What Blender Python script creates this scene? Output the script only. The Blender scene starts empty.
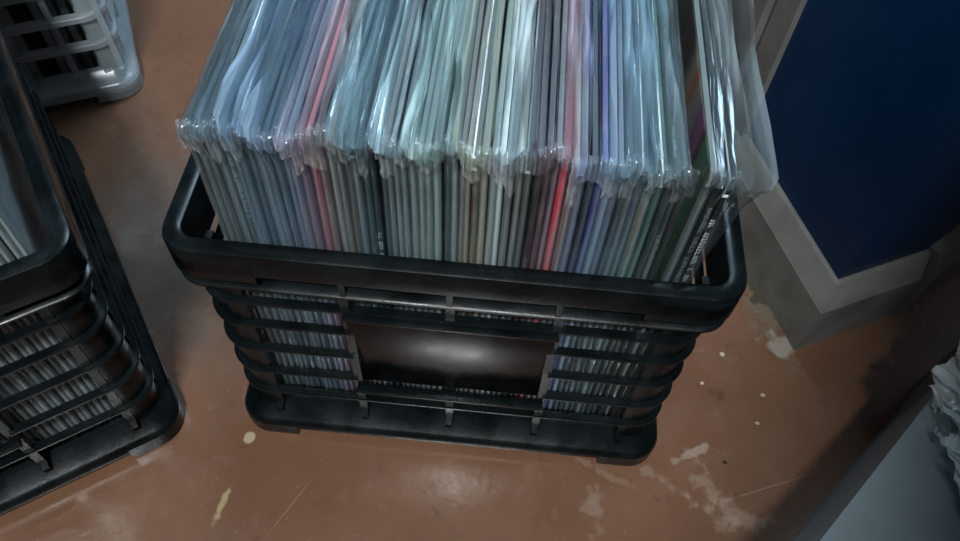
import bpy, bmesh, math, random
from mathutils import Vector, Matrix, noise
S = 0.01                      # everything below is laid out in centimetres
scn = bpy.context.scene
col = scn.collection
R = math.radians

# ------------------------------------------------------------------ materials
def mat(name):
    m = bpy.data.materials.new(name); m.use_nodes = True
    nt = m.node_tree; nt.nodes.clear()
    out = nt.nodes.new('ShaderNodeOutputMaterial')
    return m, nt, out
def N(nt, kind, **kw):
    n = nt.nodes.new(kind)
    for k, v in kw.items():
        if k in n.inputs: n.inputs[k].default_value = v
        else: setattr(n, k, v)
    return n
def L(nt, a, b): nt.links.new(a, b)
def ramp(nt, fac, stops):
    r = nt.nodes.new('ShaderNodeValToRGB'); L(nt, fac, r.inputs[0])
    el = r.color_ramp.elements
    while len(el) > 1: el.remove(el[-1])
    el[0].position = stops[0][0]; el[0].color = (*stops[0][1], 1)
    for p, c in stops[1:]:
        e = el.new(p); e.color = (*c, 1)
    return r.outputs[0]
def mixc(nt, fac, a, b, mode='MIX'):
    m = nt.nodes.new('ShaderNodeMix'); m.data_type = 'RGBA'; m.blend_type = mode
    for sock, v in ((m.inputs[0], fac), (m.inputs[6], a), (m.inputs[7], b)):
        if hasattr(v, 'links'): L(nt, v, sock)
        elif isinstance(v, tuple): sock.default_value = (*v, 1)
        else: sock.default_value = v
    return m.outputs[2]
def math_(nt, op, a, b=None, c=None):
    m = nt.nodes.new('ShaderNodeMath'); m.operation = op; m.use_clamp = False
    for i, v in enumerate((a, b, c)):
        if v is None: continue
        if hasattr(v, 'links'): L(nt, v, m.inputs[i])
        else: m.inputs[i].default_value = v
    return m.outputs[0]
def maprange(nt, v, a, b, c=0., d=1.):
    m = nt.nodes.new('ShaderNodeMapRange'); m.clamp = True
    m.interpolation_type = 'SMOOTHSTEP'
    L(nt, v, m.inputs[0])
    for i, x in enumerate((a, b, c, d)): m.inputs[i+1].default_value = x
    return m.outputs[0]

def schlick(nt, normal=None, lo=.05, hi=.9):
    lw = N(nt, 'ShaderNodeLayerWeight', Blend=.5)
    if normal is not None: L(nt, normal, lw.inputs['Normal'])
    p = math_(nt, 'POWER', lw.outputs['Facing'], 5.0)
    return math_(nt, 'ADD', math_(nt, 'MULTIPLY', p, hi), lo)

def principled(name, color, rough=.5, spec=.5, nscale=60, namt=.15, bump=.1, bscale=200, metallic=0):
    m, nt, out = mat(name)
    tc = N(nt, 'ShaderNodeTexCoord')
    n = N(nt, 'ShaderNodeTexNoise', Scale=nscale, Detail=6.0); L(nt, tc.outputs['Object'], n.inputs['Vector'])
    dark = tuple(c*(1-namt*2) for c in color); lite = tuple(min(1, c*(1+namt*2)) for c in color)
    c = ramp(nt, n.outputs['Fac'], [(.3, dark), (.7, lite)])
    b = N(nt, 'ShaderNodeBsdfPrincipled', Roughness=rough, Metallic=metallic)
    b.inputs['Specular IOR Level'].default_value = spec
    L(nt, c, b.inputs['Base Color'])
    rr = maprange(nt, n.outputs['Fac'], .3, .7, rough*.8, min(1, rough*1.25)); L(nt, rr, b.inputs['Roughness'])
    n2 = N(nt, 'ShaderNodeTexNoise', Scale=bscale, Detail=3.0); L(nt, tc.outputs['Object'], n2.inputs['Vector'])
    bp = N(nt, 'ShaderNodeBump', Strength=bump, Distance=.002); L(nt, n2.outputs['Fac'], bp.inputs['Height'])
    L(nt, bp.outputs[0], b.inputs['Normal'])
    L(nt, b.outputs[0], out.inputs[0])
    return m

M = {}
M['black'] = principled('black_plastic', (.0035, .0055, .0062), .27, .20, 40, .25, .05, 300)
M['panel'] = principled('black_panel', (.002, .0025, .003), .20, .20, 60, .3, 0, 500)
M['white_trim'] = principled('painted_trim', (.15, .147, .135), .5, .4, 25, .12, .2, 60)
M['blue'] = principled('blue_paint', (.001, .020, .064), .45, .35, 8, .1, .1, 80)
M['dark_wall'] = principled('dark_wall', (.10, .10, .10), .8, .3, 8, .1, .1, 80)
M['ceiling'] = principled('ceiling_paint', (.55, .56, .56), .8, .3, 8, .05, .1, 80)
M['box_grey'] = principled('grey_card', (.115, .140, .148), .5, .4, 14, .10, .25, 30)
M['edge_glint'] = principled('film_edge_glint', (.75, .80, .80), .2, .6, 80, .05, 0, 100)  # pale colour stands in for light glinting on film edges
M['letter'] = principled('pale_ink', (.50, .53, .52), .6, .3, 80, .1, 0, 100)
M['letter_dim'] = principled('faded_ink', (.22, .25, .25), .6, .3, 80, .1, 0, 100)
M['letter_red'] = principled('red_ink', (.16, .02, .03), .6, .3, 80, .1, 0, 100)

# frosted clear plastic of the crate top left
def frosted():
    m, nt, out = mat('frosted_plastic')
    tc = N(nt, 'ShaderNodeTexCoord')
    n = N(nt, 'ShaderNodeTexNoise', Scale=30.0, Detail=3.0); L(nt, tc.outputs['Object'], n.inputs['Vector'])
    tr = N(nt, 'ShaderNodeBsdfTransparent', Color=(.80, .84, .86, 1))
    df = N(nt, 'ShaderNodeBsdfDiffuse', Color=(.68, .75, .78, 1))
    tl = N(nt, 'ShaderNodeBsdfTranslucent', Color=(.5, .55, .58, 1))
    gl = N(nt, 'ShaderNodeBsdfGlossy', Roughness=.25, Color=(.8, .85, .9, 1))
    a = N(nt, 'ShaderNodeMixShader'); a.inputs[0].default_value = .5
    L(nt, df.outputs[0], a.inputs[1]); L(nt, tl.outputs[0], a.inputs[2])
    b = N(nt, 'ShaderNodeMixShader'); L(nt, maprange(nt, n.outputs['Fac'], .3, .7, .45, .62), b.inputs[0])
    L(nt, tr.outputs[0], b.inputs[1]); L(nt, a.outputs[0], b.inputs[2])
    c = N(nt, 'ShaderNodeMixShader'); L(nt, schlick(nt), c.inputs[0])
    L(nt, b.outputs[0], c.inputs[1]); L(nt, gl.outputs[0], c.inputs[2])
    L(nt, c.outputs[0], out.inputs[0]); return m
M['frosted'] = frosted()

# thin clear film of the outer sleeves
def film(name, haze=.13, tint=None, crink=1.0, rough=.2):
    m, nt, out = mat(name)
    tc = N(nt, 'ShaderNodeTexCoord')
    mp = N(nt, 'ShaderNodeMapping'); mp.inputs['Scale'].default_value = (1.3, .07, .14)
    L(nt, tc.outputs['Object'], mp.inputs['Vector'])
    n = N(nt, 'ShaderNodeTexNoise', Scale=110.0, Detail=4.0, Distortion=.5); L(nt, mp.outputs[0], n.inputs['Vector'])
    bp = N(nt, 'ShaderNodeBump', Strength=.55*crink, Distance=.004); L(nt, n.outputs['Fac'], bp.inputs['Height'])
    tr = N(nt, 'ShaderNodeBsdfTransparent', Color=(.93, .965, .98, 1))
    df = N(nt, 'ShaderNodeBsdfDiffuse'); L(nt, bp.outputs[0], df.inputs['Normal'])
    tl = N(nt, 'ShaderNodeBsdfTranslucent')
    if tint:
        df.inputs[0].default_value = (*tint, 1); tl.inputs[0].default_value = (*tint, 1)
    else:
        oi = N(nt, 'ShaderNodeObjectInfo'); L(nt, oi.outputs['Color'], df.inputs[0]); L(nt, oi.outputs['Color'], tl.inputs[0])
    gl = N(nt, 'ShaderNodeBsdfGlossy', Roughness=rough, Color=(.9, .96, 1, 1)); L(nt, bp.outputs[0], gl.inputs['Normal'])
    a = N(nt, 'ShaderNodeMixShader'); a.inputs[0].default_value = .4
    L(nt, df.outputs[0], a.inputs[1]); L(nt, tl.outputs[0], a.inputs[2])
    b = N(nt, 'ShaderNodeMixShader'); L(nt, maprange(nt, n.outputs['Fac'], .38, .68, haze*.25, haze*2.0), b.inputs[0])
    L(nt, tr.outputs[0], b.inputs[1]); L(nt, a.outputs[0], b.inputs[2])
    f2 = schlick(nt, bp.outputs[0], .10 if name == 'folded_film' else .07, .7)
    c = N(nt, 'ShaderNodeMixShader'); L(nt, f2, c.inputs[0])
    L(nt, b.outputs[0], c.inputs[1]); L(nt, gl.outputs[0], c.inputs[2])
    L(nt, c.outputs[0], out.inputs[0]); return m
M['film'] = film('clear_film', .44)
M['film_low'] = film('clear_film_on_card', .17)
M['film_thin'] = film('thin_clear_film', .06)
M['fold'] = film('folded_film', .26, None, 2.2, .07)
M['film_hazy'] = film('hazy_film', .36, (.45, .55, .60), .4)
M['film_torn'] = film('torn_film', .85, (.80, .86, .88), .4)

# sleeve card: colour from the object, with worn edges and faint printing
def sleeve_mat():
    m, nt, out = mat('sleeve_card')
    tc = N(nt, 'ShaderNodeTexCoord'); oi = N(nt, 'ShaderNodeObjectInfo')
    ofs = N(nt, 'ShaderNodeVectorMath', operation='ADD'); L(nt, tc.outputs['Object'], ofs.inputs[0])
    sc = N(nt, 'ShaderNodeVectorMath', operation='SCALE'); sc.inputs[0].default_value = (7, 3, 5)
    L(nt, oi.outputs['Random'], sc.inputs['Scale']); L(nt, sc.outputs[0], ofs.inputs[1])
    n = N(nt, 'ShaderNodeTexNoise', Scale=45.0, Detail=5.0); L(nt, ofs.outputs[0], n.inputs['Vector'])
    n2 = N(nt, 'ShaderNodeTexNoise', Scale=260.0, Detail=2.0); L(nt, ofs.outputs[0], n2.inputs['Vector'])
    wear = maprange(nt, n.outputs['Fac'], .56, .72, 0, .35)
    c = mixc(nt, wear, oi.outputs['Color'], (.30, .32, .31))
    c = mixc(nt, maprange(nt, n2.outputs['Fac'], .55, .75, 0, .25), c, (.05, .05, .05))
    b = N(nt, 'ShaderNodeBsdfPrincipled', Roughness=.42); L(nt, c, b.inputs['Base Color'])
    L(nt, b.outputs[0], out.inputs[0]); return m
M['sleeve'] = sleeve_mat()
def cover_mat():
    m, nt, out = mat('printed_cover')
    tc = N(nt, 'ShaderNodeTexCoord')
    mp = N(nt, 'ShaderNodeMapping'); mp.inputs['Scale'].default_value = (1, 2.2, 1.0); L(nt, tc.outputs['Object'], mp.inputs['Vector'])
    n = N(nt, 'ShaderNodeTexNoise', Scale=9.0, Detail=2.0, Distortion=.8); L(nt, mp.outputs[0], n.inputs['Vector'])
    sep = N(nt, 'ShaderNodeSeparateXYZ'); L(nt, tc.outputs['Object'], sep.inputs[0])
    y = math_(nt, 'ADD', sep.outputs[1], math_(nt, 'MULTIPLY', n.outputs['Fac'], .02))
    y = math_(nt, 'DIVIDE', y, .15)
    c = ramp(nt, y, [(0, (.03, .04, .04)), (.12, (.16, .20, .14)), (.17, (.16, .45, .24)), (.24, (.22, .38, .22)), (.27, (.04, .04, .05)),
                     (.32, (.70, .18, .34)), (.42, (.50, .22, .45)), (.47, (.65, .52, .5)), (.56, (.7, .58, .45)), (.60, (.9, .32, .14)), (.68, (.75, .62, .48)), (.8, (.18, .14, .10))])
    b = N(nt, 'ShaderNodeBsdfPrincipled', Roughness=.35); L(nt, c, b.inputs['Base Color'])
    L(nt, b.outputs[0], out.inputs[0]); return m
M['cover'] = cover_mat()

# painted concrete floor
def floor_mat():
    m, nt, out = mat('painted_floor')
    tc = N(nt, 'ShaderNodeTexCoord'); P = tc.outputs['Object']
    def noise_(scale, detail=6., dist=0., seed=None, stretch=None):
        n = N(nt, 'ShaderNodeTexNoise', Scale=scale, Detail=detail, Distortion=dist)
        v = P
        if stretch or seed:
            mp = N(nt, 'ShaderNodeMapping'); L(nt, P, mp.inputs[0])
            if stretch: mp.inputs['Scale'].default_value = stretch[0]; mp.inputs['Rotation'].default_value = (0, 0, stretch[1])
            if seed: mp.inputs['Location'].default_value = (seed, seed*1.7, 0)
            v = mp.outputs[0]
        L(nt, v, n.inputs['Vector']); return n.outputs['Fac']
    base = ramp(nt, noise_(9, 8), [(.3, (.135, .066, .038)), (.5, (.160, .078, .045)), (.72, (.190, .094, .056))])
    fine = noise_(160, 4)
    base = mixc(nt, maprange(nt, fine, .55, .8, 0, .35), base, (.11, .052, .036))
    warp = noise_(70, 5)
    warp2 = noise_(28, 5)
    sep = N(nt, 'ShaderNodeSeparateXYZ'); L(nt, P, sep.inputs[0])
    def blob(x, y, rx, ry, rot=0, edge=.35, w=.9, wsrc=None):
        mp = N(nt, 'ShaderNodeMapping', vector_type='TEXTURE'); L(nt, P, mp.inputs[0])
        mp.inputs['Location'].default_value = (x*S, (y+.35)*S, 0); mp.inputs['Rotation'].default_value = (0, 0, R(rot))
        mp.inputs['Scale'].default_value = (rx*S, ry*S, 1)
        fl = N(nt, 'ShaderNodeVectorMath', operation='MULTIPLY'); L(nt, mp.outputs[0], fl.inputs[0]); fl.inputs[1].default_value = (1, 1, 0)
        ln = N(nt, 'ShaderNodeVectorMath', operation='LENGTH'); L(nt, fl.outputs[0], ln.inputs[0])
        d = math_(nt, 'ADD', ln.outputs['Value'], math_(nt, 'MULTIPLY', math_(nt, 'SUBTRACT', wsrc or warp, .5), w*3))
        return maprange(nt, d, 1-edge, 1+edge, 1, 0)
    def lay(c, mask, color, amt):
        return mixc(nt, math_(nt, 'MULTIPLY', mask, amt), c, color)
    c = base
    # grey dusty wear between the crates
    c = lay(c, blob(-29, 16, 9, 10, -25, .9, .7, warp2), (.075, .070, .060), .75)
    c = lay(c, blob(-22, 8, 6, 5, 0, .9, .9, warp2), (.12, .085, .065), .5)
    # plaster and paint residue along the skirting board
    c = lay(c, blob(28.0, 18.5, 1.7, 7, 20, .5, 1.3), (.16, .125, .085), .85)
    c = lay(c, blob(27.3, 20.5, .9, 4.5, 22, .3, 1.8), (.05, .045, .03), .8)
    c = lay(c, blob(30.3, 12.6, 1.5, 1.3, 0, .4, 1.2), (.36, .33, .27), .7)
    # scuffs and chips
    for x, y, rx, ry, rot, e, w, colr, a in [
        (-16.7, -1.6, .45, .50, 0, .2, .3, (.42, .34, .22), .9),
        (-17.4, -7.2, .28, 1.6, -8, .3, 1.2, (.36, .27, .15), .9),
        (23.5, .3, .22, .2, 0, .3, .3, (.03, .015, .01), .9),
        (21.9, -2.2, .8, 2.2, 25, .6, 2.4, (.34, .25, .18), .42),
        (24.0, -3.9, 1.8, .6, -20, .6, 2.4, (.32, .23, .17), .38),
        (17.0, -1.3, 2.2, .3, -25, .6, 2.2, (.32, .25, .20), .35),
        (12.6, -4.8, .7, 1.2, 15, .6, 2.4, (.32, .25, .20), .38),
        (13.5, -1.8, 2.0, .3, -25, .6, 2.2, (.32, .25, .20), .3),
        (20.5, .6, 1.4, .3, 30, .35, 1.6, (.36, .29, .24), .5),
        (24.2, 10.8, .2, .2, 0, .3, .4, (.6, .5, .42), .8), (22.1, 7.6, .16, .16, 0, .3, .4, (.6, .5, .42), .8),
        (27.5, 7.0, .2, .15, 0, .3, .4, (.55, .42, .33), .7), (26.7, 4.2, .2, .15, 0, .3, .4, (.5, .38, .3), .7)]:
        c = lay(c, blob(x, y, rx, ry, rot, e, w), colr, a)
    # thin scratches
    for x, y, rx, rot in [(27, -1.5, 5.5, 22), (-12, -7, 2.5, 62)]:
        c = lay(c, blob(x, y, rx, .045, rot, .5, .06, warp2), (.36, .26, .20), .40)
    c = lay(c, maprange(nt, noise_(55, 6, .5, 3.1), .66, .74), (.25, .155, .10), .06)
    c = lay(c, maprange(nt, noise_(60, 6, 0, 8.7), .62, .80), (.06, .03, .022), .5)
    c = lay(c, maprange(nt, noise_(230, 3, 0, 4.4), .70, .76), (.32, .22, .15), .5)
    b = N(nt, 'ShaderNodeBsdfPrincipled'); L(nt, c, b.inputs['Base Color'])
    b.inputs['Specular IOR Level'].default_value = 1.0
    pits = noise_(75, 4, .3, 5.5)
    r = math_(nt, 'ADD', maprange(nt, noise_(40, 5, 0, 1.3), .3, .7, .17, .27), maprange(nt, pits, .60, .72, 0, .10))
    L(nt, r, b.inputs['Roughness'])
    h = math_(nt, 'ADD', math_(nt, 'MULTIPLY', noise_(30, 3, 0, 2.2), .6), math_(nt, 'MULTIPLY', fine, .15))
    h = math_(nt, 'SUBTRACT', h, math_(nt, 'MULTIPLY', maprange(nt, pits, .6, .72), .12))
    bp = N(nt, 'ShaderNodeBump', Strength=.12, Distance=.006); L(nt, h, bp.inputs['Height'])
    L(nt, bp.outputs[0], b.inputs['Normal']); L(nt, b.outputs[0], out.inputs[0]); return m
M['floor'] = floor_mat()

# ------------------------------------------------------------------ helpers
def obj(name, bm, material, parent=None, smooth=False, angle=35):
    me = bpy.data.meshes.new(name)
    bmesh.ops.recalc_face_normals(bm, faces=bm.faces[:])
    for v in bm.verts: v.co *= S
    if smooth:
        for f in bm.faces: f.smooth = True
        if angle:
            for e in bm.edges:
                if len(e.link_faces) == 2 and e.calc_face_angle(0) > R(angle): e.smooth = False
    bm.to_mesh(me); bm.free()
    me.materials.append(material)
    o = bpy.data.objects.new(name, me); col.objects.link(o)
    if parent: o.parent = parent
    return o
def empty(name, loc=(0, 0, 0), rz=0):
    o = bpy.data.objects.new(name, None); col.objects.link(o)
    o.empty_display_size = .05
    o.location = Vector(loc)*S; o.rotation_euler = (0, 0, R(rz)); return o
def tag(o, label, cat, group=None, kind=None):
    o['label'] = label; o['category'] = cat
    if group: o['group'] = group
    if kind: o['kind'] = kind
    return o
def structure(name, bm, material, smooth=False):
    o = obj(name, bm, material, None, smooth); o['kind'] = 'structure'; return o
def box(bm, x0, x1, y0, y1, z0, z1, bev=0):
    vs = [bm.verts.new((x, y, z)) for x in (x0, x1) for y in (y0, y1) for z in (z0, z1)]
    q = [(0, 1, 3, 2), (4, 6, 7, 5), (0, 4, 5, 1), (2, 3, 7, 6), (0, 2, 6, 4), (1, 5, 7, 3)]
    fs = [bm.faces.new([vs[i] for i in f]) for f in q]
    if bev:
        es = {e for f in fs for e in f.edges}
        bmesh.ops.bevel(bm, geom=list(es), offset=bev, segments=2, affect='EDGES', profile=.5)
def prism(bm, pts, z0, z1, bev=0):
    lo = [bm.verts.new((x, y, z0)) for x, y in pts]; hi = [bm.verts.new((x, y, z1)) for x, y in pts]
    n = len(pts); fs = [bm.faces.new(lo[::-1]), bm.faces.new(hi)]
    for i in range(n): fs.append(bm.faces.new((lo[i], lo[(i+1) % n], hi[(i+1) % n], hi[i])))
    if bev:
        es = {e for f in fs for e in f.edges}
        bmesh.ops.bevel(bm, geom=list(es), offset=bev, segments=2, affect='EDGES', profile=.5)

def rrect(hw, y0, y1, r, seg=8):
    pts = []
    for cx, cy, a0 in ((hw-r, y0+r, -90), (hw-r, y1-r, 0), (-hw+r, y1-r, 90), (-hw+r, y0+r, 180)):
        for k in range(seg+1):
            a = R(a0+90*k/seg); pts.append((cx+r*math.cos(a), cy+r*math.sin(a)))
    return pts
def sweep(bm, profile, hw, y0, y1, r, seg=8, sel=None, ext=0, open_front=None):
    """closed section (inset, z) carried round a rounded rectangle; sel = corner index for a piece of it"""
    rings = []
    for d, z in profile:
        pts = rrect(hw-d, y0+d, y1-d, max(r-d, .15), seg)
        if sel is not None:
            n = seg+1; p = pts[sel*n:(sel+1)*n]
            a0 = R((-90, 0, 90, 180)[sel]); a1 = a0+math.pi/2
            t0 = (-math.sin(a0), math.cos(a0)); t1 = (-math.sin(a1), math.cos(a1))
            p = [(p[0][0]-t0[0]*ext, p[0][1]-t0[1]*ext)]+p+[(p[-1][0]+t1[0]*ext, p[-1][1]+t1[1]*ext)]
            pts = p
        rings.append([bm.verts.new((x, y, z)) for x, y in pts])
    m = len(rings); n = len(rings[0])
    for i in range(m):
        a, b = rings[i], rings[(i+1) % m]
        for k in range(n if sel is None and not open_front else n-1):
            bm.faces.new((a[k], a[(k+1) % n], b[(k+1) % n], b[k]))
    if open_front:            # the run along the front stops at both sides of the label panel
        for side, kk in ((-1, -1), (1, 0)):
            xs = [rg[kk].co.x for rg in rings]
            end = [bm.verts.new((side*open_front+.06, rg[kk].co.y, rg[kk].co.z)) for rg in rings]
            for i in range(m):
                j = (i+1) % m; bm.faces.new((rings[i][kk], rings[j][kk], end[j], end[i]))
            bm.faces.new(end)
    if sel is not None:
        bm.faces.new([rg[0] for rg in rings]); bm.faces.new([rg[-1] for rg in rings][::-1])

# ------------------------------------------------------------------ crates
D = 37.0
FZ = -.7      # floor level; crate flanges hang just above it on their feet
def crate_parts(root, material, panel_mat=None, hw=17.4, depth=D, H=24.5, slat_z=(18.6, 15.7, 12.3, 8.8, 5.4), heavy=False):
    # rim
    bm = bmesh.new()
    sweep(bm, [(0, H-2.1), (0, H-.35), (.1, H-.1), (.3, H), (.95, H), (1.15, H-.08), (1.25, H-.3), (1.25, H-4.0), (.25, H-4.0), (.12, H-3.9), (.12, H-3.75), (.25, H-3.65), (.85, H-3.55), (.85, H-.8), (.3, H-.8), (.3, H-2.1)], hw+.3, 0, depth, 2.2)
    for c in range(4):       # deeper lip under each corner
        sweep(bm, [(.1, H-2.9), (.0, H-2.8), (.0, H-1.0), (.5, H-1.0), (.5, H-2.9)], hw+.3, 0, depth, 2.2, sel=c, ext=3.6)
    for x in (-6.7, 0, 6.8): # little webs between rim and ledge
        box(bm, x-.2, x+.2, .2, .9, H-3.7, H-2.0)
    obj('rim', bm, material, root, True)
    # slats as one wrapped wall with ribs
    bm = bmesh.new()
    t = .7 if heavy else .34; td = .95 if heavy else .62
    for z in slat_z:
        sweep(bm, [(0, z-t+.08), (0, z-.10), (.08, z), (td, z), (td, z-t), (.08, z-t)], hw-.45, .4, depth-.4, 2.6, open_front=7.0 if panel_mat and 7 < z < 17.6 else None)
    z0, z1 = 2.2, H-3.6
    if panel_mat is None: ribs = [-13.6, -9, -4.5, 0, 4.5, 9, 13.6]
    else: ribs = [-13.9, -6.9, 0, 7.0, 13.9]
    for x in ribs:
        box(bm, x-.3, x+.3, depth-1.35, depth-.75, z0, z1)
        if panel_mat and x == 0: box(bm, -.3, .3, .75, 1.35, z0, 7.0); box(bm, -.3, .3, .75, 1.35, 18.1, z1)
        elif panel_mat and abs(x) < 8: box(bm, x-.3, x+.3, .62, 1.45, z0, z1)
        else: box(bm, x-.3, x+.3, .75, 1.35, z0, z1)
    for y in (4, 11, 18.5, 26, 33):
        for xx in (-hw+.8, hw-1.4): box(bm, xx, xx+.6, y-.3, y+.3, z0, z1)
    # corner posts
    for c in range(4):
        sweep(bm, [(.45, z0), (.45, z1), (.95, z1), (.95, z0)], hw-.45, .4, depth-.4, 2.6, sel=c, ext=.2)
    obj('slatted_wall', bm, material, root, True)
    if panel_mat:
        bm = bmesh.new()
        box(bm, -6.95, 7.05, .40, .85, 7.3, 17.9, .05)
        for v in bm.verts: v.co.y += (17.9-v.co.z)*math.tan(R(4.6))     # lower edge set back a little
        obj('label_panel', bm, panel_mat, root, True)
        for za, zb in ((17.7, 18.1), (7.0, 7.45)):
            bm = bmesh.new(); box(bm, -7.1, 7.2, .12, .9, za, zb, .08)
            obj('panel_ledge', bm, material, root, True)
    # stacking base
    bm = bmesh.new()
    sweep(bm, [(0, .45), (0, 1.15), (.12, 1.35), (.35, 1.5), (1.7, 2.35), (1.85, 2.6), (2.15, 2.6), (2.15, .9), (.5, .45)], hw, -.55, depth+.55, 2.4)
    nf = len(bm.verts)
    box(bm, -hw+2.1, hw-2.1, 1.5, depth-1.5, .7, 1.1)
    for x in ribs: box(bm, x-.25, x+.25, .25, 1.3, 2.0, 2.75)
    obj('base', bm, material, root, True)
    for c in range(4):
        bm = bmesh.new()
        sweep(bm, [(.05, -.62), (-.06, -.5), (-.06, 1.0), (.3, 1.0), (1.6, .9), (1.6, -.7), (.15, -.7)], hw, -.55, depth+.55, 2.4, sel=c, ext=2.4)
        obj('foot', bm, material, root, True)

front = empty('record_crate', (0, 0, 0))
tag(front, 'black slatted plastic crate in the middle with a solid label panel, full of records', 'crate', 'slatted record crates')
crate_parts(front, M['black'], M['panel'])

LO = (-36.1, -10.9)          # left crate: same kind, turned
left = empty('record_crate', (LO[0], LO[1], 0), 35.6)
tag(left, 'black slatted plastic crate at the left edge, turned at an angle', 'crate', 'slatted record crates')
for ch in list(front.children):
    c = ch.copy(); c.parent = left; col.objects.link(c)

CO = (-52.4, 31.8)
clear = empty('storage_crate', (CO[0], CO[1], 0), 25)
tag(clear, 'translucent white plastic crate in the top left corner on the floor', 'crate')
crate_parts(clear, M['frosted'], None, hw=15.0, depth=30, H=26, slat_z=(20.0, 16.6, 13.2, 9.8, 6.4), heavy=True)

# ------------------------------------------------------------------ records
rng = random.Random(7)
def sleeve_bm(t, h=31.4, d=31.4):
    """card jacket: rounded spine, slightly bowed sides, open slit at the back"""
    bm = bmesh.new()
    sec = [(-t/2, d), (-t/2, 20), (-t/2, 8), (-t/2, .25), (-t/2+.09, .03), (0, 0), (t/2-.09, .03), (t/2, .25), (t/2, 8), (t/2, 20), (t/2, d), (t/2-.07, d), (t/2-.07, d-.5), (-t/2+.07, d-.5), (-t/2+.07, d)]
    lv = [0, .06, h-.06, h]
    rows = []
    for k, z in enumerate(lv):
        i = .05 if k in (0, 3) else 0
        rows.append([bm.verts.new((x*(1-i*2), y+i*(1 if y < 1 else 0), z)) for x, y in sec])
    n = len(sec)
    for a, b in zip(rows, rows[1:]):
        for k in range(n): bm.faces.new((a[k], a[(k+1) % n], b[(k+1) % n], b[k]))
    bm.faces.new(rows[0][::-1]); bm.faces.new(rows[-1])
    return bm
def film_bm(t, lean, flap, seed, h=31.4, d=31.4, puff=.25, crumple=1.0, side=0.0, detail=True):
    """open clear bag: two sides joined round the spine, sticking up past the jacket as a leaning flap"""
    bm = bmesh.new()
    g = .035
    ny = 22 if detail else 8
    us = []
    for k in range(ny+1): us.append((-1, 32.0*(1-k/ny)**1.15))
    front_pts = [(-.75, -.10), (-.35, -.20), (0, -.24), (.35, -.20), (.75, -.10)]
    for a in front_pts: us.append(a)
    for k in range(ny+1): us.append((1, 32.0*(k/ny)**1.15))
    zs = [-.05, 8, 16, 24, 28, 29.5, 30.4, 30.9, 31.25, 31.5, 31.75, 32.05] if detail else [-.05, 16, 28, 31, 31.6]
    m = len(zs); tops = 5 if detail else 2
    rows = []
    for j in range(m+tops):
        row = []
        for sgn, y in us:
            if j < m: z = zs[j]; f = 0
            else: f = (j-m+1)/tops; z = 32.05
            zz = z if z < 31.5 else 31.5
            x = sgn*(t/2+g)
            near = math.exp(-max(y, 0)/1.6)
            # loose front corner
            cr = crumple*near*max(0, (zz-29.5)/2)
            v = Vector((x*2+seed*3.1, y*.9, zz*.8+seed))
            nv = noise.noise_vector(v*1.1)
            yy = y-cr*.35*(1+nv.y)-(.25*crumple if y < 0 else 0)*max(0, (zz-30.2))/1.3
            xx = x+cr*.30*nv.x
            if z > 31.4 or f > 0:
                q = (z-31.4)/(.65) if f == 0 else 1+f*1.0
                q = min(q, 2)
                wave = noise.noise(Vector((seed*5.3, y*.11, 1.7)))*1.1+noise.noise(Vector((seed*2.3, y*.3, 4.7)))*.2
                le = lean+wave*.48
                hh = flap*(1+.45*noise.noise(Vector((seed*9.1, y*.22, 7.7))))*(.55 if y < 0 else 1)
                s_ = (q/2)
                # the sheets close towards each other, then bend over
                xx = x*(1-.75*min(1, s_*1.6))+le*s_*s_*hh*1.1+puff*sgn*math.sin(min(1, s_)*math.pi)*(.5+.5*noise.noise(Vector((y*.3, seed, 3))))
                zz = 31.4+hh*s_*(1-.30*min(1.5, abs(le))*s_)+.06*noise.noise(Vector((y*.5, seed*3+sgn, s_*4)))
                xx += .05*s_*noise.noise(Vector((y*.8, seed*7+sgn, 9)))
                yy -= .25*near*s_
            if side: xx += side*max(0, (z-17)/15)**2*(.8+.2*math.sin(y*.18+seed))*(1 if sgn > 0 else .25)
            row.append(bm.verts.new((xx, yy, zz)))
        rows.append(row)
    for a, b in zip(rows, rows[1:]):
        for k in range(len(us)-1): bm.faces.new((a[k], a[k+1], b[k+1], b[k]))
    return bm
def fold_bm(w, seed, drop):
    """loose mouth of the bag folded forward over the top of the spine"""
    bm = bmesh.new(); nu, nv = 10, 14; g = []
    for i in range(nu+1):
        row = []
        for j in range(nv+1):
            u, v = i/nu-.5, j/nv
            q = Vector((u*w*1.6+seed*3, v*drop*1.3, seed))
            a = noise.noise_vector(q*1.5); b = noise.noise_vector(q*4)
            if v < .35: y = .15-v/.35*.5; z = 31.85-.35*(v/.35)**2
            else: y = -.36+.10*(v-.35); z = 31.5-(v-.35)/.65*drop*(1-.35*abs(u)+.4*a.x)
            row.append(bm.verts.new((u*w*1.25+.10*a.x+.04*b.x, y-.16*abs(a.y)-.07*b.y, z+.16*a.z+.06*b.z)))
        g.append(row)
    for i in range(nu):
        for j in range(nv): bm.faces.new((g[i][j], g[i+1][j], g[i+1][j+1], g[i][j+1]))
    return bm
def edge_glint_bm(t, run, drop):
    """light caught by the film edge, built as pale strips along the top of the jacket and a short way down the spine"""
    bm = bmesh.new(); x = -t/2-.02; r = .045
    box(bm, x-r, x+r, -.12, run, 31.42, 31.52)
    box(bm, x-r, x+r, -.20, -.12, 31.5-drop, 31.52)
    box(bm, x-r, x+t*.8, -.20, -.10, 31.5-drop-.12, 31.5-drop)
    return bm
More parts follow.
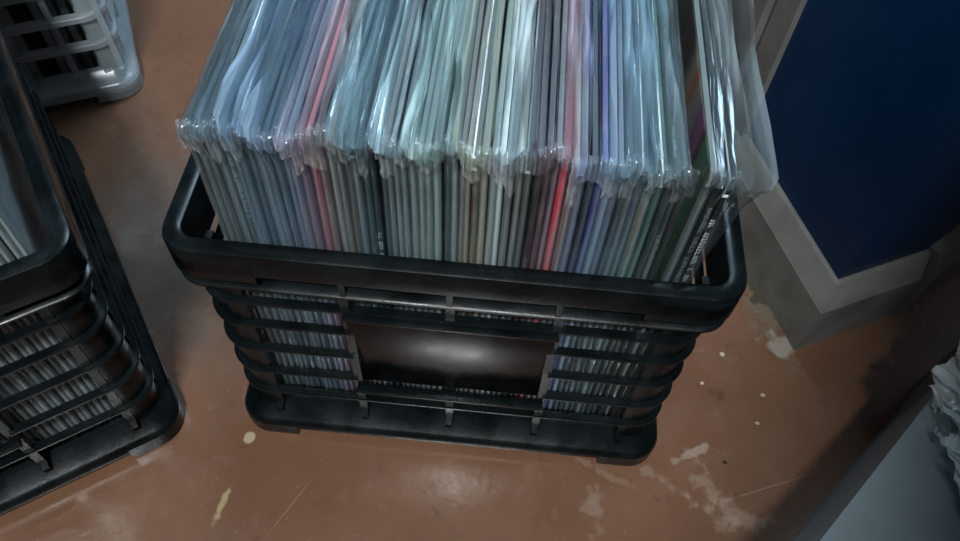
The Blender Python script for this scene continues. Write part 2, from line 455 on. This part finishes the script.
def letters_bm(w, z0, z1, seed, size=.55):
    bm = bmesh.new(); r = random.Random(seed); z = z1
    while z > z0:
        hgt = size*r.uniform(.45, 1.0)
        if r.random() < .82:
            x0 = -w*r.uniform(.30, .5); x1 = w*r.uniform(.30, .5)
            k = r.choice((0, 1, 2))
            y = -.012; b = .02
            s = hgt*.24
            if k == 0: box(bm, x0, x1, y-b, y, z-s, z); box(bm, x0, x0+w*.2, y-b, y, z-hgt, z)
            elif k == 1: box(bm, x0, x1, y-b, y, z-s, z); box(bm, x0, x1, y-b, y, z-hgt, z-hgt+s); box(bm, x1-w*.2, x1, y-b, y, z-hgt, z)
            else: box(bm, x0, x1, y-b, y, z-hgt/2-s/2, z-hgt/2+s/2); box(bm, x0, x0+w*.2, y-b, y, z-hgt, z); box(bm, x1-w*.2, x1, y-b, y, z-hgt, z)
        z -= hgt+size*.28
    return bm

# colour, words for it, lettering
C = {
 'charcoal': (.035, .045, .045), 'greygreen': (.11, .14, .13), 'palegrey': (.26, .30, .29), 'darkteal': (.02, .055, .065), 'teal': (.06, .12, .135),
 'slate': (.09, .13, .16), 'greenish': (.08, .115, .10), 'blueslate': (.10, .15, .21), 'lavender': (.17, .18, .27), 'mauve': (.20, .13, .16),
 'pink': (.34, .09, .12), 'grey': (.15, .16, .165), 'black': (.008, .010, .011), 'brown': (.12, .115, .11), 'mint': (.30, .38, .35), 'lightgrey': (.22, .25, .25),
 'white': (.62, .68, .66), 'cream': (.36, .36, .28), 'yellow': (.30, .29, .24), 'red': (.62, .03, .06), 'tan': (.36, .27, .22), 'violet': (.08, .07, .25),
 'paleblue': (.26, .32, .42), 'beige': (.30, .30, .24), 'green': (.06, .19, .14), 'darkgreen': (.025, .06, .05), 'navy': (.03, .04, .08)}
W = {'charcoal': 'charcoal', 'greygreen': 'grey-green', 'palegrey': 'pale grey', 'darkteal': 'dark teal', 'teal': 'teal', 'slate': 'slate grey', 'greenish': 'dull green-grey',
 'blueslate': 'blue-grey', 'lavender': 'lavender grey', 'mauve': 'mauve', 'pink': 'crimson pink', 'grey': 'mid grey', 'black': 'black', 'brown': 'brownish grey', 'mint': 'pale mint', 'lightgrey': 'light grey',
 'white': 'white', 'cream': 'cream', 'yellow': 'yellow', 'red': 'bright red', 'tan': 'tan', 'violet': 'violet', 'paleblue': 'pale blue', 'beige': 'beige', 'green': 'green', 'darkgreen': 'dark green', 'navy': 'navy'}
seq = ('charcoal greygreen charcoal palegrey darkteal teal slate darkteal greygreen teal slate teal blueslate blueslate lavender '
       'pink mauve palegrey grey charcoal lightgrey darkteal black charcoal brown grey slate lightgrey mint greygreen mint darkgreen '
       'palegrey mauve yellow charcoal cream mint white slate beige greygreen black charcoal grey red tan lightgrey charcoal violet paleblue lavender '
       'charcoal brown slate beige green darkgreen darkteal black palegrey black black').split()
n = len(seq)
ordw = ['', 'first', 'second', 'third', 'fourth', 'fifth', 'sixth', 'seventh', 'eighth', 'ninth', 'tenth', 'eleventh', 'twelfth', 'thirteenth', 'fourteenth', 'fifteenth']
iP, iY, iR = seq.index('pink'), seq.index('yellow'), seq.index('red')
iW, iV, iG = seq.index('white'), seq.index('violet'), seq.index('green')
marks = {iP: 'crimson pink', iY: 'yellow', iR: 'bright red', iV: 'violet', iW: 'white', iG: 'green'}
def place_words(i):
    if i in marks: return None
    best = None
    cands = [(-1, 'in from the left end of the row'), (n, 'in from the right end of the row')]
    for k, v in marks.items(): cands.append((k, v))
    k, v = min(cands, key=lambda c: abs(c[0]-i))
    q = abs(k-i)
    if k in (-1, n): return ordw[q]+' '+v
    return ordw[q]+(' left' if i < k else ' right')+' of the '+v+' one'
# widths: random, scaled to fill the row
wd = [rng.uniform(.8, 1.25) for _ in seq]
gap_at = n-3          # the gap where a printed cover shows
Wrow = 28.9
gap = .75
wsum = sum(wd); wd = [w/wsum*(Wrow-gap) for w in wd]
x = -14.25
root_letters = {4: ('letter_dim', 24, 29, .30), 22: ('letter', 20, 23.6, .28), 35: ('letter_red', 8, 29, .30),
                n-1: ('letter', 15, 28, .34), n-2: ('letter_dim', 20, 29, .3), n-5: ('letter_dim', 14, 26, .34)}
def add_low(o):
    o.data.materials.append(M['film_low'])     # tight against the card the bag looks clearer
    for p in o.data.polygons:
        if p.center.z < .307: p.material_index = 1
tints = [(0, (.62, .70, .70)), (4, (.48, .68, .84)), (12, (.50, .66, .86)), (14, (.80, .55, .66)), (16, (.72, .66, .66)), (19, (.60, .66, .64)), (20, (.30, .50, .60)), (23, (.42, .62, .70)),
         (25, (.64, .84, .90)), (29, (.70, .92, .86)), (32, (.60, .80, .80)), (34, (.88, .88, .62)), (36, (.86, .90, .74)), (37, (.93, .95, .93)), (38, (.80, .90, .92)), (41, (.38, .44, .48)), (43, (.80, .52, .62)),
         (45, (.72, .72, .80)), (47, (.48, .54, .92)), (49, (.46, .68, .84)), (55, (.42, .64, .74)), (57, (.50, .60, .58)), (59, (.36, .44, .46)), (63, (.36, .44, .48))]
def film_tint(i):
    for (a, ca), (b, cb) in zip(tints, tints[1:]):
        if a <= i <= b:
            f = (i-a)/(b-a); c = [ca[k]*(1-f)+cb[k]*f for k in range(3)]; g = sum(c)/3; return tuple(v*.92+g*.08 for v in c)
    return tints[-1][1]
M_front = M['film']
for i, cname in enumerate(seq):
    w = wd[i]
    if i == gap_at: x += gap
    xc = x+w/2; x += w
    t = min(w-.10, rng.uniform(.32, .42))
    tilt = .35*noise.noise(Vector((i*.17, 3.3, 0)))+rng.uniform(-.15, .15)
    if i == gap_at-1: tilt = -.35
    if i >= gap_at: tilt = 1.15; xc -= .72
    yf = 2.35+.9*noise.noise(Vector((i*.33, 9.1, 0)))+rng.uniform(-.15, .15)
    if i > n-9 and i % 2: yf -= .35
    dz = rng.uniform(-.12, .12)
    yf = max(2.05, yf)
    rec = empty('vinyl_record', (xc, yf, 1.22))
    rec.rotation_euler = (rng.uniform(-.004, .004), R(tilt), R(rng.uniform(-.35, .35)))
    pw = place_words(i)
    lab = W[cname]+' sleeved record in clear film'
    if i in marks: lab = {iP: 'crimson pink record sleeve in clear film, left part of the front crate', iY: 'yellow-topped record sleeve in clear film, middle of the front crate',
        iR: 'bright red record sleeve in clear film, right part of the front crate', iV: 'violet record sleeve in clear film, right of the bright red one',
        iW: 'white record sleeve brightest in the middle of the front crate', iG: 'green record sleeve in clear film near the right end'}[i]
    else: lab += ', '+pw
    if i == n-3: lab = 'black record sleeve with a colourful printed cover showing, beside the gap at right'
    if i == 22: lab = 'black record with white spine lettering, left half of the front crate'
    if i == 35: lab = 'charcoal record with dark red spine lettering, next to the yellow one'
    if i == n-1: lab = 'black record with white spine lettering at the right end under loose film'
    tag(rec, lab, 'record', 'sleeved records in the front crate')
    s = obj('sleeve', sleeve_bm(t), M['sleeve'], rec, True)
    k = rng.uniform(.85, 1.15); k *= 1.0 if cname in ('red', 'pink', 'violet', 'white') else .62; s.color = (*[min(1, v*k) for v in C[cname]], 1)
    if i in (n-9, n-7, n-1, 35, 41, 20): obj('film_edge_glint', edge_glint_bm(t, rng.uniform(14, 26), rng.uniform(.5, 1.6)), M['edge_glint'], rec, True)
    if i == gap_at:
        bm = bmesh.new(); box(bm, -t/2-.012, -t/2, .35, 31.1, .2, 31.2)
        o = obj('printed_cover', bm, M['cover'], rec); o['label'] = 'colourful printed front cover'
    lean = xc/14*.30+.45*noise.noise(Vector((i*.23, 5.5, 2)))
    flap = rng.uniform(.8, 1.9); lean += rng.uniform(-.42, .42)
    if i < 6: lean = max(lean, .12-.02*i); flap = min(flap, 1.2)
    if i in (gap_at-1,): lean = -1.0; flap = .7
    if i == gap_at: lean = .7; flap = .6
    if i > gap_at: flap = .8
    side = 0
    if i == n-1: side = 2.1; flap = 1.0; lean = .5
    if i == 0: lean = .25; flap = .9
    o_film = o = obj('plastic_cover', film_bm(t, lean, flap, i*1.37+.5, side=side, puff=.16), M['film_thin'] if i == gap_at else M['film'] if i < n-1 else M['film_hazy'], rec, True, 0)

    ft = film_tint(i)
    if cname in ('black', 'darkgreen'): ft = tuple(v*.45 for v in ft)
    elif cname in ('charcoal', 'darkteal', 'navy'): ft = tuple(v*.75 for v in ft)
    k = rng.uniform(.88, 1.1); o.color = (*[min(.95, v*k) for v in ft], 1)
    o = obj('film_fold', fold_bm(w*rng.uniform(.95, 1.5), i*2.9+11, rng.choice((.5, .8, 1.3, 2.0, 2.6))*rng.uniform(.8, 1.2)), M['fold'], rec, True, 0)
    o.color = (*[min(.95, v*.6+.38) for v in ft], 1)
    add_low(o_film)
    if i in root_letters:
        mk, z0, z1, sz = root_letters[i]
        obj('spine_lettering', letters_bm(t*.85, z0, z1, i, sz), M[mk], rec)

# records in the left crate (only its right-hand half is in view)
lroot = Matrix.Translation(Vector((LO[0], LO[1], 0))*S) @ Matrix.Rotation(R(35.6), 4, 'Z')
lseq = 'greygreen palegrey charcoal slate grey palegrey charcoal greygreen lightgrey teal black palegrey grey slate charcoal palegrey greenish lightgrey charcoal grey greygreen black slate lightgrey palegrey'.split()
x = 14.9
for i, cname in enumerate(lseq):
    w = rng.uniform(.44, .56); xc = x-w/2; x -= w; t = .34
    rec = bpy.data.objects.new('vinyl_record', None); col.objects.link(rec); rec.empty_display_size = .05
    rec.matrix_world = lroot @ Matrix.Translation(Vector((xc, 2.4+rng.uniform(-.3, .3), 1.22))*S) @ Matrix.Rotation(R(.4), 4, 'Y')
    tag(rec, W[cname]+' record in clear film in the left crate, '+(ordw[i+1] if i < 15 else ['sixteenth', 'seventeenth', 'eighteenth', 'nineteenth', 'twentieth', 'twenty-first', 'twenty-second', 'twenty-third', 'twenty-fourth', 'twenty-fifth'][i-15])+' from its right side', 'record', 'sleeved records in the left crate')
    s = obj('sleeve', sleeve_bm(t), M['sleeve'], rec, True); s.color = (*C[cname], 1)
    obj('plastic_cover', film_bm(t, .3, .9, i*2.7+90, detail=False, puff=.1), M['film'], rec, True, 0).color = (.55, .62, .64, 1)

# records standing in the clear crate
croot = Matrix.Translation(Vector((CO[0], CO[1], 0))*S) @ Matrix.Rotation(R(25), 4, 'Z')
cseq = 'palegrey charcoal slate lightgrey black palegrey charcoal lightgrey slate black palegrey charcoal'.split()
x = 12.2
for i, cname in enumerate(cseq):
    w = rng.uniform(.9, 1.5); xc = x-w/2; x -= w+.25
    rec = bpy.data.objects.new('record_box', None); col.objects.link(rec); rec.empty_display_size = .05
    rec.matrix_world = croot @ Matrix.Translation(Vector((xc, 2.6+rng.uniform(-.2, .2), 1.22))*S)
    tag(rec, W[cname]+' boxed record set inside the translucent crate, '+ordw[i+1]+' from its right side', 'record', 'record sets in the translucent crate')
    s = obj('sleeve', sleeve_bm(w-.1, 25, 25), M['sleeve'], rec, True); s.color = (*C[cname], 1)

# ------------------------------------------------------------------ room
bm = bmesh.new(); box(bm, -150, 160, -160, 170, -4, FZ); structure('floor', bm, M['floor'])
C0 = Vector((31.0, 12.5)); A = Vector((-.34, .94)); A.normalize(); B = Vector((.9, .44)); B.normalize(); E3 = Vector((.75, .67)); E3.normalize()
def plan(p): return (p.x, p.y)
nA = Vector((-A.y, A.x))      # out of the left face
if nA.dot(Vector((-1, 0))) < 0: nA = -nA
nB = Vector((B.y, -B.x)); nE = Vector((E3.y, -E3.x))
inset = 1.5
def corner(i):                # wall corner pushed back from the board face by i
    return C0 - nA*i*1.0 - nB*i*1.0
K = corner(inset)
P1 = K + A*17.5; P2 = K + B*9.6
wallH = 240
bm = bmesh.new()
far = P2 + E3*60
prism(bm, [plan(K), plan(P2), plan(far), plan(far+Vector((-20, 60))), plan(P1+Vector((18, 30))), plan(P1)], FZ, wallH)
w = structure('wall_right', bm, M['blue'])
# skirting: lower board and bevelled top board
def board(name, p, q, nrm, z0, z1, th, top_th, ztop, mitre0=0, mitre1=0):
    bm = bmesh.new()
    d = (q-p).normalized()
    z0 = FZ; sec = [(0, z0), (th, z0), (th, z1-.15), (th-.12, z1), (top_th, ztop-.1), (top_th-.15, ztop), (0, ztop)]
    a = [bm.verts.new((*(p-d*mitre0*s+nrm*s), z)) for s, z in sec]; b = [bm.verts.new((*(q+d*mitre1*s+nrm*s), z)) for s, z in sec]
    for k in range(len(sec)): bm.faces.new((a[k], a[(k+1) % len(sec)], b[(k+1) % len(sec)], b[k]))
    bm.faces.new(a[::-1]); bm.faces.new(b)
    return structure(name, bm, M['white_trim'], True)
cc = 1+nA.dot(nB)
board('baseboard_left', K+A*30, K, nA, 0, 5.9, 1.5, .5, 8.2, 0, nB.dot(-A)/cc)
board('baseboard_front', K, P2, nB, 0, 5.9, 1.5, .5, 8.2, -nA.dot(B)/cc, -.3)
board('baseboard_right', P2, far, nE, 0, 6.6, 2.0, 1.0, 8.6, .1, 0)
# white door frame beyond the blue face
bm = bmesh.new()
for a0, a1, th in ((17.5, 20.2, .6), (20.2, 20.9, .25), (20.9, 27, 1.0), (27, 34, .5)):
    p = K+A*a0; q = K+A*a1
    prism(bm, [plan(p+nA*th), plan(q+nA*th), plan(q-nA*1.5), plan(p-nA*1.5)], FZ, 235)
structure('trim_1', bm, M['white_trim'])
# back and side walls of the room, outside the view
for nm, b4 in (('wall_back', (-150, 160, 170, 176)), ('wall_left', (-156, -150, -160, 170)), ('wall_front', (-150, 160, -166, -160)), ('wall_east', (160, 166, -160, 170))):
    bm = bmesh.new(); box(bm, *b4, FZ, 260); structure(nm, bm, M['dark_wall'])

bm = bmesh.new(); box(bm, -156, 166, -166, 176, 262, 268); structure('ceiling', bm, M['ceiling'])

# ------------------------------------------------------------------ grey box at the lower right, torn film on its top
bx = empty('wrapped_box', (24.6, -9.6, FZ), 48.7)
tag(bx, 'grey wrapped box at the lower right corner of the view', 'box')
bm = bmesh.new()
nx, ny = 44, 28; Lx0, Lx1, Ly = -12.0, 27.0, 26.0; Lz = 13-FZ
dent = lambda x, y: .16*noise.noise(Vector((x*.12, y*.16, 2)))+.05*noise.noise(Vector((x*.5, y*.2, 7)))
def grid(f, a, b):
    g = [[bm.verts.new(f(i/a, j/b)) for j in range(b+1)] for i in range(a+1)]
    for i in range(a):
        for j in range(b): bm.faces.new((g[i][j], g[i+1][j], g[i+1][j+1], g[i][j+1]))
XX = lambda u: Lx0+u*(Lx1-Lx0)
def top_pt(u, v):
    e = min(u, 1-u, v, 1-v); r = -.35*max(0, 1-e*26)**2
    return (XX(u), -v*Ly, Lz+r+dent(XX(u), v*Ly)*min(1, e*12))
grid(top_pt, nx, ny)
grid(lambda u, v: (XX(u), 0, v*(Lz-.35)), nx, 4)
grid(lambda u, v: (XX(u), -Ly, v*(Lz-.35)), nx, 4)
grid(lambda u, v: (Lx0, -u*Ly, v*(Lz-.35)), ny, 4)
grid(lambda u, v: (Lx1, -u*Ly, v*(Lz-.35)), ny, 4)
grid(lambda u, v: (XX(u), -v*Ly, 0), nx, ny)
bmesh.ops.remove_doubles(bm, verts=bm.verts[:], dist=.01)
obj('body', bm, M['box_grey'], bx, True, 60)
def torn_sheet():
    bm = bmesh.new(); nu, nv = 70, 60; V = {}
    for i in range(nu+1):
        for j in range(nv+1):
            a, b = i/nu, j/nv
            y = -1.0+b*12                              # into the box
            e = .55*noise.noise(Vector((y*.9, 1.2, 0)))+.30*noise.noise(Vector((y*2.6, 4.2, 0)))
            x = 11.9-.78*y+e*1.2+a*16
            ey = .5*noise.noise(Vector((a*9, 3.1, 5)))+.25*noise.noise(Vector((a*26, 1.1, 5)))
            z = Lz+.45+1.3*abs(noise.noise(Vector((x*.35, y*.45, 3))))+.45*noise.noise(Vector((x*1.1, y*1.3, 5)))+.8*math.exp(-a*14)+1.2*math.exp(-b*9)
            V[i, j] = bm.verts.new((x, -(y+ey*(1-b)), z))
    for i in range(nu):
        for j in range(nv):
            c = V[i, j].co
            if ((c.x-12.3)/.9)**2+((-c.y-1.3)/.9)**2+.6*noise.noise(Vector((c.x*1.6, c.y*1.6, 1))) < 1: continue
            bm.faces.new((V[i, j], V[i+1, j], V[i+1, j+1], V[i, j+1]))
    for v in [v for v in bm.verts if not v.link_faces]: bm.verts.remove(v)
    bmesh.ops.solidify(bm, geom=bm.faces[:], thickness=.06)
    return bm
o = obj('torn_film', torn_sheet(), M['film_torn'], bx, True, 0); o['label'] = 'torn whitish plastic film with a hole'

# unseen table added above the box on the right; its top shades the floor
tb = empty('shade_table', (18.0, -37.4, FZ), 73.5)
tag(tb, 'unseen table added at the far right above the grey box to shade the floor', 'table')
bm = bmesh.new(); box(bm, -70, 45, -60, 0, 66, 69.5, .3); obj('shade_table_top', bm, M['white_trim'], tb, True)
for x in (-66, -8):
    for y in (-56,) if x > -20 else (-56, -4):
        bm = bmesh.new(); box(bm, x, x+4, y-2, y+2, 0, 66, .2); obj('shade_table_leg', bm, M['white_trim'], tb, True)
bm = bmesh.new(); box(bm, 28, 32, -58, -54, 0, 66, .2); obj('shade_table_leg', bm, M['white_trim'], tb, True)

# ------------------------------------------------------------------ light
def area(name, loc, rot, sx, sy, power, color=(1, 1, 1)):
    l = bpy.data.lights.new(name, 'AREA'); l.shape = 'RECTANGLE'; l.size = sx*S; l.size_y = sy*S; l.energy = power; l.color = color
    o = bpy.data.objects.new(name, l); col.objects.link(o); o.location = Vector(loc)*S; o.rotation_euler = rot
    return o
area('ceiling_lamp', (-7, -126, 240), (R(24), 0, 0), 48, 10, 76, (.92, .98, 1.0))
area('window_light', (18, 140, 190), (R(-42), 0, R(6)), 90, 60, 38, (.60, .82, 1.0))
wd_ = bpy.data.worlds.new('World'); scn.world = wd_; wd_.use_nodes = True
bg = wd_.node_tree.nodes['Background']; bg.inputs[0].default_value = (.75, .85, 1, 1); bg.inputs[1].default_value = .05

# ------------------------------------------------------------------ camera
cam_d = bpy.data.cameras.new('Camera'); cam = bpy.data.objects.new('Camera', cam_d); col.objects.link(cam)
right = Vector((0.99547848, 0.08771889, 0.03644162)); down = Vector((0.09291116, -0.81943687, -0.56558884)); fwd = Vector((-0.01975122, 0.56641735, -0.82388183))
mw = Matrix((right, -down, -fwd)).transposed().to_4x4(); mw.translation = Vector((2.65790462, -25.4860886, 62.4825068))*S
cam.matrix_world = mw
cam_d.sensor_width = 36; cam_d.lens = 784.305/960*36; cam_d.clip_start = .01
scn.camera = cam
scn.view_settings.view_transform = 'Standard'; scn.view_settings.look = 'None'; scn.view_settings.gamma = 1; scn.view_settings.exposure = 0
scn.cycles.transparent_max_bounces = 40; scn.cycles.max_bounces = 10
scn.cycles.use_denoising = True
